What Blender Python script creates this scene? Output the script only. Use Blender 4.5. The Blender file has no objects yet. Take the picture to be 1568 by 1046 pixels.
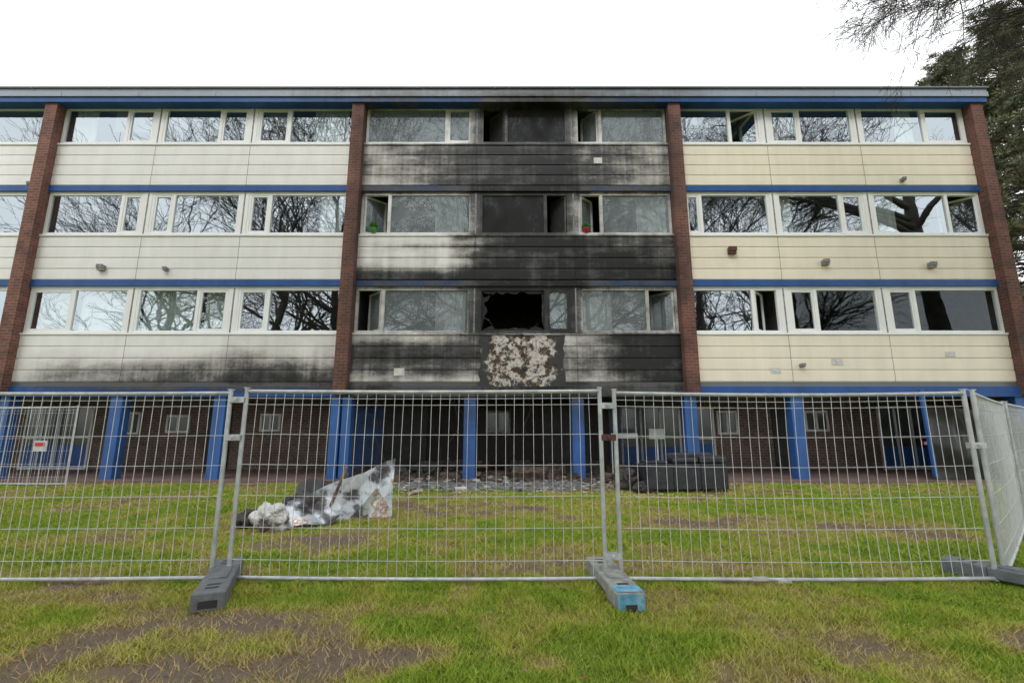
import bpy, math, random
import numpy as np
from mathutils import Vector, Matrix, noise as mnoise
random.seed(7); rng=np.random.default_rng(7)
scene=bpy.context.scene
D=13.2
# ------------------------------------------------------------------ utils
def _h(xi,yi,s):
    v=np.sin(xi*127.1+yi*311.7+s*74.7)*43758.5453
    return v-np.floor(v)
def vnoise(x,y,s=0):
    x=np.asarray(x,float); y=np.asarray(y,float)
    xi=np.floor(x); yi=np.floor(y); fx=x-xi; fy=y-yi
    fx=fx*fx*(3-2*fx); fy=fy*fy*(3-2*fy)
    a=_h(xi,yi,s); b=_h(xi+1,yi,s); c=_h(xi,yi+1,s); d=_h(xi+1,yi+1,s)
    return (a*(1-fx)+b*fx)*(1-fy)+(c*(1-fx)+d*fx)*fy
def fbm(x,y,s=0,o=4):
    t=0; a=.5; n=0
    for i in range(o):
        t=t+a*vnoise(np.asarray(x)*2**i,np.asarray(y)*2**i,s+i); n+=a; a*=.5
    return t/n
def sst(a,b,x):
    t=np.clip((x-a)/(b-a),0,1); return t*t*(3-2*t)
def link(o,parent=None):
    scene.collection.objects.link(o)
    if parent: o.parent=parent
    return o
def np_mesh(name,V,F,mat=None,parent=None,attrs=None,smooth=False):
    V=np.asarray(V,np.float32); F=np.asarray(F,np.int32)
    me=bpy.data.meshes.new(name); n,k=F.shape
    me.vertices.add(len(V)); me.vertices.foreach_set('co',V.ravel())
    me.loops.add(n*k); me.loops.foreach_set('vertex_index',F.ravel())
    me.polygons.add(n); me.polygons.foreach_set('loop_start',np.arange(n,dtype=np.int32)*k)
    me.polygons.foreach_set('loop_total',np.full(n,k,np.int32))
    if attrs:
        for kx,vv in attrs.items():
            a=me.attributes.new(kx,'FLOAT','POINT'); a.data.foreach_set('value',np.asarray(vv,np.float32))
    me.update(calc_edges=True); me.validate()
    me.polygons.foreach_set('use_smooth',np.full(len(me.polygons),bool(smooth)))
    if mat: me.materials.append(mat)
    return link(bpy.data.objects.new(name,me),parent)
def tubes(P0,P1,R0,R1,k=4):
    P0=np.asarray(P0,float);P1=np.asarray(P1,float);R0=np.asarray(R0,float);R1=np.asarray(R1,float)
    d=P1-P0; d/= (np.linalg.norm(d,axis=1,keepdims=True)+1e-9)
    ref=np.where(np.abs(d[:,2:3])>.9,np.array([[1.,0,0]]),np.array([[0,0,1.]]))
    u=np.cross(d,ref); u/=np.linalg.norm(u,axis=1,keepdims=True)+1e-9
    v=np.cross(d,u); N=len(P0)
    a=np.arange(k)*2*math.pi/k+math.pi/4
    off=u[:,None,:]*np.cos(a)[None,:,None]+v[:,None,:]*np.sin(a)[None,:,None]
    A=P0[:,None,:]+off*R0[:,None,None]; Bv=P1[:,None,:]+off*R1[:,None,None]
    V=np.concatenate([A,Bv],1).reshape(-1,3)
    i=np.arange(k); j=(i+1)%k
    f=np.stack([i,j,j+k,i+k],1)
    F=(f[None]+(np.arange(N)*2*k)[:,None,None]).reshape(-1,4)
    return V,F
# soot deposited by the fire on the facade, function of facade position
def soot(x,z):
    x=np.asarray(x,float); z=np.asarray(z,float)
    band=np.floor((z-2.73)/3.065); t=((z-2.73)-band*3.065)/3.065
    n=fbm(x*1.1,z*2.3,3)-.5
    n2=fbm(x*.6+9,z*5,8)-.5
    st_=vnoise(x*6,z*.35,12)-.5
    core=sst(-1.9,-.7,x+n*.8)*(1-sst(1.7,3.4,x+n))
    l0=.60+.25*np.exp(-((t-.24)/.10)**2)-.36*sst(.34,.42,t)*(1-sst(-2.2,-1,x))-.38*(1-sst(.0,.13,t))
    r0=.56+.42*sst(2.3,3.6,x)-.30*sst(.33,.43,t)*(1-sst(2,3.2,x))-.35*(1-sst(0,.11,t))*(1-sst(3,4,x))
    b0=np.where(x<.4,l0,r0)
    l1=.80*(1-sst(.02,.19,t+n*.08))+.08+.30*np.exp(-((t-.345)/.022)**2)*sst(-4.7,-3,x)+.80*sst(-2.2,-.8,x+n*1.2)
    b1=np.where(x<.4,l1,.95-.22*sst(1.9,2.6,x)*sst(.1,.4,t))
    l2=.40+.42*sst(-4.3,-1.0,x)+.25*(t-.12)-.18*(1-sst(0,.15,t))*(1-sst(-3.4,-2.2,x))
    b2=np.where(x<.4,l2,.68-.16*sst(2.5,4.5,x)); b2=np.maximum(b2,core*.93)
    c=np.where(band<1,b0,np.where(band<2,b1,b2))+st_*.18
    w=.16+.65*sst(-1.5,-1.05,x)*(1-sst(1.85,2.2,x))+.16*sst(2,3,x)+.12*(band<1)
    s=np.where(t>.455,w,c)
    s=np.where(t>.90,np.maximum(.55,core),s)
    top=np.maximum(.40,core*.8)
    s=np.where(z>11.45,top*(1-.5*sst(11.7,12.0,z)),s)
    s=np.where(z<2.72,.80,s)
    s=s+n*.34+n2*.28
    inb=sst(-5.05,-4.80,x)*(1-sst(5.0,5.25,x))
    s=s*inb
    lb=(1-inb)*(x<-4.8)*(z<4.1)*(z>2.4)*(1-sst(2.8,3.75,z+n*.5))*(.42+.25*sst(-13.5,-10,x))*(sst(-14.6,-13.4,x))
    lb2=(x<-4.8)*(z<4.1)*(z>2.6)*sst(-8.6,-8.2,x)*(.10+.30*vnoise(x*7,z*.4,5)*(1-sst(3.2,4.1,z)))
    s=s+lb+lb2*.7
    tp=(z>11.45)*(sst(-9,-4.5,x)*(1-sst(5,7,x)))*.3
    return np.clip(np.maximum(s,tp),0,1)
class B:
    def __init__(s): s.V=[];s.F=[]
    def box(s,x0,x1,y0,y1,z0,z1,M=None,seg=0):
        L=[x1-x0,y1-y0,z1-z0]; ax=int(np.argmax(L)); n=max(1,math.ceil(L[ax]/seg)) if seg else 1
        lo=[x0,y0,z0]; hi=[x1,y1,z1]; o=[(1,2),(2,0),(0,1)][ax]; b=len(s.V)
        for i in range(n+1):
            for c in ((0,0),(1,0),(1,1),(0,1)):
                p=[0,0,0]; p[ax]=lo[ax]+L[ax]*i/n
                p[o[0]]=hi[o[0]] if c[0] else lo[o[0]]; p[o[1]]=hi[o[1]] if c[1] else lo[o[1]]
                s.V.append(tuple(M@Vector(p)) if M else tuple(p))
        for i in range(n):
            for j in range(4):
                k=(j+1)%4; a=b+i*4
                s.F.append((a+j,a+k,a+4+k,a+4+j))
        s.F.append((b+3,b+2,b+1,b)); e=b+n*4; s.F.append((e,e+1,e+2,e+3))
    def quad(s,a,b_,c,d):
        b=len(s.V); s.V+= [a,b_,c,d]; s.F.append((b,b+1,b+2,b+3))
    def build(s,name,mat,parent=None,sooty=False,bevel=0,smooth=False,at=None):
        if not s.V: return None
        V=np.array(s.V)
        if sooty: at={'soot':soot(V[:,0],V[:,2])}
        elif at: at={'soot':at(V)}
        ob=np_mesh(name,V,np.array(s.F),mat,parent,at,smooth)
        if bevel:
            m=ob.modifiers.new('bev','BEVEL'); m.width=bevel; m.segments=3; m.limit_method='ANGLE'
        return ob
def grid(name,nu,nv,fn,mat,parent=None,attrs=None,smooth=True):
    u,v=np.meshgrid(np.linspace(0,1,nu),np.linspace(0,1,nv),indexing='ij'); u=u.ravel(); v=v.ravel()
    V=np.stack([q+0*u for q in fn(u,v)],1)
    I=np.arange(nu*nv).reshape(nu,nv)
    F=np.stack([I[:-1,:-1],I[1:,:-1],I[1:,1:],I[:-1,1:]],-1).reshape(-1,4)
    at=attrs(V) if attrs else None
    return np_mesh(name,V,F,mat,parent,at,smooth)
# ------------------------------------------------------------------ materials
def newmat(name):
    m=bpy.data.materials.new(name); m.use_nodes=True; nt=m.node_tree
    return m,nt,nt.nodes['Principled BSDF']
def N(nt,t,**kw):
    n=nt.nodes.new(t)
    for k,v in kw.items():
        if k.startswith('_'): setattr(n,k[1:],v)
        else: n.inputs[k.replace('_',' ')].default_value=v
    return n
def c4(c): return (c[0],c[1],c[2],1)
def mixc(nt,f,a,b):
    m=nt.nodes.new('ShaderNodeMix'); m.data_type='RGBA'
    for sock,v in ((m.inputs[0],f),(m.inputs[6],a),(m.inputs[7],b)):
        if hasattr(v,'is_linked'): nt.links.new(v,sock)
        elif isinstance(v,tuple): sock.default_value=c4(v)
        else: sock.default_value=v
    return m.outputs[2]
def math_(nt,op,a,b=0,clamp=False):
    m=nt.nodes.new('ShaderNodeMath'); m.operation=op; m.use_clamp=clamp
    for i,v in enumerate((a,b)):
        if hasattr(v,'is_linked'): nt.links.new(v,m.inputs[i])
        else: m.inputs[i].default_value=v
    return m.outputs[0]
def pos(nt,scale=(1,1,1)):
    g=nt.nodes.new('ShaderNodeNewGeometry'); m=nt.nodes.new('ShaderNodeMapping'); m.inputs['Scale'].default_value=scale
    nt.links.new(g.outputs['Position'],m.inputs['Vector']); return m.outputs[0]
def noi(nt,vec,scale,detail=4,rough=.55):
    n=N(nt,'ShaderNodeTexNoise',Scale=scale,Detail=detail,Roughness=rough); nt.links.new(vec,n.inputs['Vector']); return n.outputs['Fac']
def ramp(nt,f,a,b):
    m=nt.nodes.new('ShaderNodeMapRange'); m.inputs[1].default_value=a; m.inputs[2].default_value=b; nt.links.new(f,m.inputs[0]); return m.outputs[0]
def bump(nt,p,h,strength,dist=.01):
    b=N(nt,'ShaderNodeBump',Strength=strength,Distance=dist); nt.links.new(h,b.inputs['Height']); nt.links.new(b.outputs[0],p.inputs['Normal'])
def simple(name,c1,c2,scale=5,rough=.6,metal=0,lo=.35,hi=.65,bmp=.2,bscale=None,sc=(1,1,1),dist=.01):
    m,nt,p=newmat(name); v=pos(nt,sc); f=ramp(nt,noi(nt,v,scale),lo,hi)
    nt.links.new(mixc(nt,f,c1,c2),p.inputs['Base Color']); p.inputs['Roughness'].default_value=rough; p.inputs['Metallic'].default_value=metal
    if bmp: bump(nt,p,noi(nt,v,bscale or scale*4),bmp,dist)
    return m
def paint(name,col,rough=.38,spec=.5,sootcol=(.012,.012,.013),grime=.12):
    m,nt,p=newmat(name)
    at=N(nt,'ShaderNodeAttribute',_attribute_name='soot')
    n1=noi(nt,pos(nt,(.6,1,1.6)),1.6,6,.66); n2=noi(nt,pos(nt,(7,1,.5)),1.3,3); n3=noi(nt,pos(nt),12,4,.7)
    a=math_(nt,'MULTIPLY',math_(nt,'SUBTRACT',n1,.5),1.0); b=math_(nt,'MULTIPLY',math_(nt,'SUBTRACT',n2,.5),.40); c=math_(nt,'MULTIPLY',math_(nt,'SUBTRACT',n3,.5),.35)
    s=math_(nt,'ADD',math_(nt,'ADD',a,b),c)
    env=math_(nt,'MINIMUM',math_(nt,'MULTIPLY',at.outputs['Fac'],2.5),1.)
    s=math_(nt,'MULTIPLY',s,env)
    s=math_(nt,'ADD',at.outputs['Fac'],s,True)
    cr=N(nt,'ShaderNodeValToRGB'); nt.links.new(s,cr.inputs[0]); e=cr.color_ramp.elements
    mid=tuple(col[i]*(.50,.48,.465)[i] for i in range(3)); dk=(.085,.083,.084)
    e[0].position=.0; e[0].color=c4(col); e[1].position=.95; e[1].color=c4(sootcol)
    x=e.new(.35); x.color=c4(mid); x=e.new(.68); x.color=c4(dk)
    g=ramp(nt,noi(nt,pos(nt,(1.6,1,.3)),1.7,6,.65),.40,.72)
    gm=mixc(nt,math_(nt,'MULTIPLY',g,grime),(1.,1.,1.),(.35,.34,.30))
    mm=nt.nodes.new('ShaderNodeMix'); mm.data_type='RGBA'; mm.blend_type='MULTIPLY'; mm.inputs[0].default_value=1
    nt.links.new(cr.outputs[0],mm.inputs[6]); nt.links.new(gm,mm.inputs[7]); nt.links.new(mm.outputs[2],p.inputs['Base Color'])
    r=math_(nt,'ADD',math_(nt,'MULTIPLY',n1,.3),rough-.15); nt.links.new(r,p.inputs['Roughness'])
    p.inputs['Specular IOR Level'].default_value=spec
    bump(nt,p,noi(nt,pos(nt,(1,1,.6)),1.3,3),.25,.02)
    return m
def brick(name,a,b,mortar,sooty=0):
    m,nt,p=newmat(name)
    g=nt.nodes.new('ShaderNodeNewGeometry'); sp=nt.nodes.new('ShaderNodeSeparateXYZ'); nt.links.new(g.outputs['Position'],sp.inputs[0])
    cb=nt.nodes.new('ShaderNodeCombineXYZ'); nt.links.new(math_(nt,'ADD',sp.outputs[0],sp.outputs[1]),cb.inputs[0]); nt.links.new(sp.outputs[2],cb.inputs[1])
    bt=N(nt,'ShaderNodeTexBrick',Scale=1.0,Mortar_Size=.013,Brick_Width=.22,Row_Height=.09,Bias=-.1,Color1=c4(a),Color2=c4(b),Mortar=c4(mortar)); nt.links.new(cb.outputs[0],bt.inputs['Vector'])
    f=ramp(nt,noi(nt,pos(nt),1.6,7,.7),.40,.70)
    o=mixc(nt,math_(nt,'MULTIPLY',f,.7),bt.outputs[0],(.03,.025,.022))
    if sooty:
        at=N(nt,'ShaderNodeAttribute',_attribute_name='soot'); o=mixc(nt,math_(nt,'MULTIPLY',at.outputs['Fac'],sooty),o,(.010,.009,.009))
    nt.links.new(o,p.inputs['Base Color']); p.inputs['Roughness'].default_value=.85
    bump(nt,p,bt.outputs['Fac'],-.5,.008)
    return m
M={}
M['white']=paint('cladding_white',(.84,.835,.815),.42,.4,grime=.14); M['cream']=paint('cladding_cream',(.87,.80,.665),.44,.4,grime=.14)
M['frame']=paint('frame_white',(.85,.86,.86),.45,grime=.10); M['blue']=paint('blue_paint',(.028,.10,.32),.5,.3,grime=.4)
M['colblue']=paint('column_blue',(.035,.135,.42),.5,grime=.6)
M['greyfascia']=paint('fascia_grey',(.28,.32,.39),.4); M['zinc']=paint('zinc_trim',(.14,.16,.19),.4)
M['brickred']=brick('brick_red',(.28,.085,.05),(.16,.05,.038),(.20,.16,.14),1)
M['brickdark']=brick('brick_brown',(.17,.10,.075),(.10,.062,.048),(.20,.175,.15),1)
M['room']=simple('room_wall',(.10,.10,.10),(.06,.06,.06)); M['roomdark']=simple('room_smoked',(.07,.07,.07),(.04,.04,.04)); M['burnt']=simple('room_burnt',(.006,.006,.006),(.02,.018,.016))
M['dark']=simple('dark_void',(.02,.02,.02),(.035,.03,.03))
def glass(name,refl,soil=0,soilcol=(.3,.32,.32),wob=.5):
    m,nt,p=newmat(name); nt.nodes.remove(p); out=nt.nodes['Material Output']
    t=N(nt,'ShaderNodeBsdfTransparent'); t.inputs[0].default_value=(.80,.84,.83,1)
    g=N(nt,'ShaderNodeBsdfGlossy',Roughness=.015); g.inputs[0].default_value=(.80,.90,.95,1)
    b=N(nt,'ShaderNodeBump',Strength=wob,Distance=.004); nt.links.new(noi(nt,pos(nt),1.1,2),b.inputs['Height']); nt.links.new(b.outputs[0],g.inputs['Normal'])
    mx=nt.nodes.new('ShaderNodeMixShader'); mx.inputs[0].default_value=refl
    nt.links.new(t.outputs[0],mx.inputs[1]); nt.links.new(g.outputs[0],mx.inputs[2]); o=mx.outputs[0]
    if soil:
        d=N(nt,'ShaderNodeBsdfDiffuse'); 
        f=ramp(nt,noi(nt,pos(nt,(1,1,.6)),1.2,5,.65),.3,.75)
        nt.links.new(mixc(nt,f,soilcol,tuple(c*.5 for c in soilcol)),d.inputs[0])
        m2=nt.nodes.new('ShaderNodeMixShader'); nt.links.new(math_(nt,'MULTIPLY',math_(nt,'ADD',f,1.4),soil*.5),m2.inputs[0])
        nt.links.new(o,m2.inputs[1]); nt.links.new(d.outputs[0],m2.inputs[2]); o=m2.outputs[0]
    nt.links.new(o,out.inputs[0]); return m
M['glass']=glass('window_glass',.42); M['glassdim']=glass('window_glass_dim',.06)
M['glasssoot']=glass('window_glass_smoked',.22,.56,(.28,.32,.33)); M['glassblack']=glass('window_glass_sooty',.12,1.0,(.05,.05,.053))
M['curtain']=simple('curtain_sheer',(.78,.83,.82),(.66,.71,.70),3,.9); M['blind']=simple('blind_grey',(.45,.46,.46),(.38,.38,.38),3,.9)
M['galv']=simple('galvanised_steel',(.58,.60,.61),(.40,.42,.44),9,.42,.4,bmp=.05)
M['wire']=simple('fence_wire',(.70,.72,.73),(.55,.57,.58),9,.5,.2,bmp=0)
M['block']=simple('recycled_plastic',(.10,.115,.125),(.17,.18,.185),12,.75,bmp=.6,bscale=60); M['blockpale']=simple('concrete_grey',(.33,.34,.31),(.2,.21,.2),12,.85,bmp=.6,bscale=60)
M['blockblue']=simple('blue_spray',(.04,.25,.42),(.22,.42,.52),14,.7)
M['sofa']=simple('black_upholstery',(.016,.018,.025),(.035,.038,.046),6,.40,bmp=.5,bscale=9,dist=.025)
M['pave']=simple('paving_red',(.22,.14,.12),(.14,.10,.09),3,.85,bmp=.4)
M['plant']=simple('leaf_green',(.06,.22,.03),(.1,.3,.05),9,.6); M['potred']=simple('pot_red',(.5,.03,.08),(.4,.02,.05),9,.4); M['potgreen']=simple('pot_green',(.1,.4,.08),(.08,.3,.06),9,.4)
M['bark']=simple('bark',(.05,.042,.035),(.09,.075,.06),6,.9); M['paper']=simple('paper_white',(.62,.63,.63),(.5,.5,.5),20,.7)
M['patch']=simple('repair_tape',(.66,.65,.63),(.5,.5,.48),9,.6)
M['red']=simple('red_plastic',(.6,.03,.03),(.5,.02,.02),9,.5); M['brownvent']=simple('vent_brown',(.12,.04,.03),(.08,.03,.02),9,.6); M['ventgrey']=simple('vent_grey',(.12,.12,.12),(.3,.3,.28),9,.5)
# ------------------------------------------------------------------ world / light / camera
w=bpy.data.worlds.new('World'); scene.world=w; w.use_nodes=True; nt=w.node_tree; bg=nt.nodes['Background']
el,az=math.radians(48),math.radians(205)
sky=nt.nodes.new('ShaderNodeTexSky'); sky.sky_type='NISHITA'; sky.sun_disc=False; sky.sun_elevation=el; sky.sun_rotation=az; sky.dust_density=4; sky.air_density=1.2
hs=N(nt,'ShaderNodeHueSaturation',Saturation=.12,Value=1.); nt.links.new(sky.outputs[0],hs.inputs['Color'])
cl=mixc(nt,.93,hs.outputs[0],(12.0,12.2,12.5)); nt.links.new(cl,bg.inputs[0]); bg.inputs[1].default_value=.150
sl=bpy.data.lights.new('sun','SUN'); sl.energy=1.5; sl.angle=math.radians(22); sl.color=(1,.97,.93)
so=link(bpy.data.objects.new('sun',sl)); 
dv=Vector((math.sin(az)*math.cos(el),math.cos(az)*math.cos(el),math.sin(el))); so.rotation_euler=dv.to_track_quat('Z','Y').to_euler(); so.location=(0,-10,30)
cam=bpy.data.cameras.new('camera'); cam.lens=16.07; cam.sensor_width=36; cam.clip_end=2000; co=link(bpy.data.objects.new('camera',cam)); co.location=(0,0,1.5); co.rotation_euler=(math.radians(100.4),0,0); scene.camera=co
scene.view_settings.view_transform='Standard'; scene.view_settings.look='None'; scene.view_settings.exposure=0
# ------------------------------------------------------------------ ground
def dirt(x,y):
    g=lambda cx,cy,rx,ry,a: a*np.exp(-((x-cx)/rx)**2-((y-cy)/ry)**2)
    d=(fbm(x*.55,y*.9,21)-.5)*1.8+(fbm(x*2.3,y*2.3,31)-.5)*1.9+.12
    d=d+g(-.65,3.35,.36,.24,1.3)+g(.25,3.25,.22,.16,.8)+g(-2.3,6.2,1.1,.6,.6)+g(3.9,3.7,.8,.5,.65)+g(-3.2,3.4,1.0,.35,.45)+g(3.2,7.2,2,.5,.4)+g(-.8,9.8,2.6,1.2,.5)+g(-.75,4.1,.35,.15,.7)+g(-2.2,3.2,.5,.2,.4)
    d=d+sst(11.5,12.7,y)*.6
    return np.clip(d,0,1)
xs=np.concatenate([[-600,-200,-80,-40,-25],np.arange(-18,18.01,.07),[25,40,80,200,600]])
ys=np.concatenate([[-600,-200,-60,-20,-5],np.arange(1.5,13.6,.06),[20,40,80,200,900]])
X,Y=np.meshgrid(xs,ys,indexing='ij'); X=X.ravel();Y=Y.ravel()
near=(np.abs(X)<18.1)&(Y>1.4)&(Y<12.4)
def gh(x,y): return (fbm(x*.8,y*.8,5)-.5)*.05+(fbm(x*6,y*6,6)-.5)*.035
Z=np.where(near,gh(X,Y),-.01)
I=np.arange(len(xs)*len(ys)).reshape(len(xs),len(ys)); F=np.stack([I[:-1,:-1],I[1:,:-1],I[1:,1:],I[:-1,1:]],-1).reshape(-1,4)
def grassmat(name,blade):
    m,nt,p=newmat(name); at=N(nt,'ShaderNodeAttribute',_attribute_name='dirt'); ti=N(nt,'ShaderNodeAttribute',_attribute_name='tint')
    n=noi(nt,pos(nt),30 if not blade else 3,5,.7)
    cr=N(nt,'ShaderNodeValToRGB'); e=cr.color_ramp.elements
    if blade:
        e[0].color=(.20,.38,.022,1); e[1].color=(.54,.40,.20,1); x=e.new(.45); x.color=(.46,.50,.07,1)
        f=math_(nt,'ADD',math_(nt,'MULTIPLY',at.outputs['Fac'],.80),math_(nt,'MULTIPLY',ti.outputs['Fac'],.40))
    else:
        e[0].color=(.15,.22,.025,1); e[1].color=(.19,.145,.11,1); x=e.new(.5); x.color=(.30,.25,.08,1)
        f=math_(nt,'ADD',at.outputs['Fac'],math_(nt,'MULTIPLY',math_(nt,'SUBTRACT',n,.5),.9),True)
    nt.links.new(f,cr.inputs[0]); 
    br=ramp(nt,n,.25,.75); o=mixc(nt,br,(.0,.0,.0),(1.,1.,1.))
    mm=nt.nodes.new('ShaderNodeMix'); mm.data_type='RGBA'; mm.blend_type='MULTIPLY'; mm.inputs[0].default_value=.3 if blade else .5
    nt.links.new(cr.outputs[0],mm.inputs[6]); nt.links.new(o,mm.inputs[7]); nt.links.new(mm.outputs[2],p.inputs['Base Color'])
    p.inputs['Roughness'].default_value=.7 if blade else .9; p.inputs['Specular IOR Level'].default_value=.25
    if not blade: bump(nt,p,noi(nt,pos(nt),60,5),.6,.02)
    return m
np_mesh('ground',np.stack([X,Y,Z],1),F,grassmat('soil_turf',False),None,{'dirt':dirt(X,Y)},True)
def blades(n,y0,y1,h0,h1,wd):
    y=rng.uniform(y0,y1,n*2); x=rng.uniform(-1,1,n*2)*(y*1.18+1.2)
    dd=dirt(x,y); keep=(rng.random(len(x))<(1.05-dd*.98)*(.30+1.2*vnoise(x*9,y*9,2)))&(rng.random(len(x))<(y*1.18+1.2)/(y1*1.18+1.2))
    x=x[keep];y=y[keep];dd=dd[keep]; k=len(x)
    h=rng.uniform(h0,h1,k)*(.5+1.0*vnoise(x*4,y*4,4)); a=rng.uniform(0,2*math.pi,k); lean=rng.uniform(.3,1.7,k)*h; la=rng.uniform(0,2*math.pi,k)
    z=gh(x,y)-.004; wx=np.cos(a)*wd/2; wy=np.sin(a)*wd/2
    V=np.stack([np.stack([x-wx,y-wy,z],1),np.stack([x+wx,y+wy,z],1),np.stack([x+np.cos(la)*lean,y+np.sin(la)*lean,z+h],1)],1).reshape(-1,3)
    return V,np.arange(k*3).reshape(-1,3),np.repeat(dd,3),np.repeat(rng.random(k),3)
VV=[];FF=[];DD=[];TT=[];o=0
for a in ((230000,2.2,5.2,.022,.052,.0085),(190000,5.2,8.6,.022,.05,.012),(120000,8.6,12.5,.022,.048,.018)):
    v,f,d,t=blades(*a); VV.append(v);FF.append(f+o);DD.append(d);TT.append(t);o+=len(v)
np_mesh('grass_lawn',np.concatenate(VV),np.concatenate(FF),grassmat('grass_blade',True),None,{'dirt':np.concatenate(DD),'tint':np.concatenate(TT)})
n=1000; x=rng.uniform(-9,9,n);y=rng.uniform(2.6,12,n); z=gh(x,y)+.03; a=rng.uniform(0,6.28,n); s=rng.uniform(.010,.024,n)
V=np.stack([np.stack([x+np.cos(a+q)*s*(1 if i%2 else .6),y+np.sin(a+q)*s*(1 if i%2 else .6),z+rng.uniform(-.01,.015,n)],1) for i,q in enumerate((0,1.57,3.14,4.71))],1).reshape(-1,3)
np_mesh('fallen_leaves',V,np.arange(n*4).reshape(-1,4),simple('dead_leaf',(.16,.08,.03),(.3,.2,.09),20,.8))
b=B(); b.box(-26,22,12.75,24,-.3,.03); b.build('pavement',M['pave'],None)
# ------------------------------------------------------------------ building
bld=link(bpy.data.objects.new('apartment_building',None))
PX=[-24.35,-14.6,-4.87,5.13,14.72]
bays=[([-24.16,-21.1,-17.9,-14.79],'white'),([-14.41,-11.3,-8.3,-5.06],'white'),([-4.68,-1.12,1.9,4.94],'white'),([5.32,8.1,11.05,14.53],'cream')]
ZB=[2.73+3.065*k for k in range(3)]
def clad(name,x0,x1,zb,mat):
    nx=max(2,int((x1-x0)/.05)); xs=np.linspace(x0,x1,nx)
    zz=[];yy=[]
    for i in range(4):
        zo=zb+i*.345
        for dz,dy in ((0,.035),(.014,.035),(.018,.004),(.03,.0),(.10,-.002),(.17,-.004),(.24,-.005),(.30,-.005),(.331,-.004),(.336,.004),(.3449,.035)):
            zz.append(zo+dz);yy.append(D-.05+dy)
    zz=np.array(zz);yy=np.array(yy); Xg,Zg=np.meshgrid(xs,zz,indexing='ij'); Yg=np.broadcast_to(yy,Xg.shape)
    wav=(fbm(Xg*.9,Zg*1.3,17)-.5)*.012
    V=np.stack([Xg.ravel(),(Yg+wav).ravel(),Zg.ravel()],1); I=np.arange(V.shape[0]).reshape(nx,len(zz))
    F=np.stack([I[:-1,:-1],I[1:,:-1],I[1:,1:],I[:-1,1:]],-1).reshape(-1,4)
    np_mesh(name,V,F,M[mat],bld,{'soot':soot(V[:,0],V[:,2])},False)
fr=B(); post=B(); groove=B(); blue=B(); gl={k:B() for k in('glass','glassdim','glasssoot','glassblack')}
rooms={k:B() for k in('room','roomdark','burnt')}; wall=B()
MU={1:[[(-13.08,'L',0),(-9.36,'R',0),(-7.27,'L',0)],[(-12.08,'R',0),(-10.5,'L',0),(-7.5,'L',0)],[(-12.33,'R',0),(-9.34,'R',0),(-7.13,'L',0)]],
2:[[(-3.84,'L',1),(1.01,'R',0),(4.03,'R',1)],[(-3.79,'L',1),(1.03,'R',1),(2.76,'L',1)],[(-2.09,'R',0),(-.19,'L',1),(2.82,'L',1)]],
3:[[(7.19,'R',1),(9.05,'L',0),(12.0,'L',0)],[(5.84,'L',0),(10.19,'R',0),(13.48,'R',1)],[(6.97,'R',1),(9.2,'L',0),(13.2,'R',0)]]}
MU[0]=[[(a-9.7,s,0) for a,s,_ in r] for r in MU[1]]
def curtain(x0,x1,z0,z1,mat='curtain',fold=.03,y=D+.16):
    ph=random.random()*9
    grid('curtain',max(8,int((x1-x0)/.02)),4,lambda u,v:(x0+(x1-x0)*u,y+fold*np.sin((x0+(x1-x0)*u)*38+ph+np.sin(u*17+ph)*1.5)+0*v,z0+(z1-z0)*v),M[mat],bld)
def sash(x0,x1,z0,z1,hinge,ang,gm):
    hx=x0 if hinge=='L' else x1; Mx=Matrix.Translation((hx,D+.02,0))@Matrix.Rotation(ang if hinge=='L' else -ang,4,'Z')@Matrix.Translation((-hx,-(D+.02),0))
    t=.055; y0,y1=D-.01,D+.05
    fr.box(x0,x0+t,y0,y1,z0,z1,Mx); fr.box(x1-t,x1,y0,y1,z0,z1,Mx); fr.box(x0+t,x1-t,y0,y1,z0,z0+t,Mx); fr.box(x0+t,x1-t,y0,y1,z1-t,z1,Mx)
    g=[Mx@Vector(p) for p in((x0+t,D+.02,z0+t),(x1-t,D+.02,z0+t),(x1-t,D+.02,z1-t),(x0+t,D+.02,z1-t))]
    gl[gm].quad(*[tuple(q) for q in g])
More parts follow.
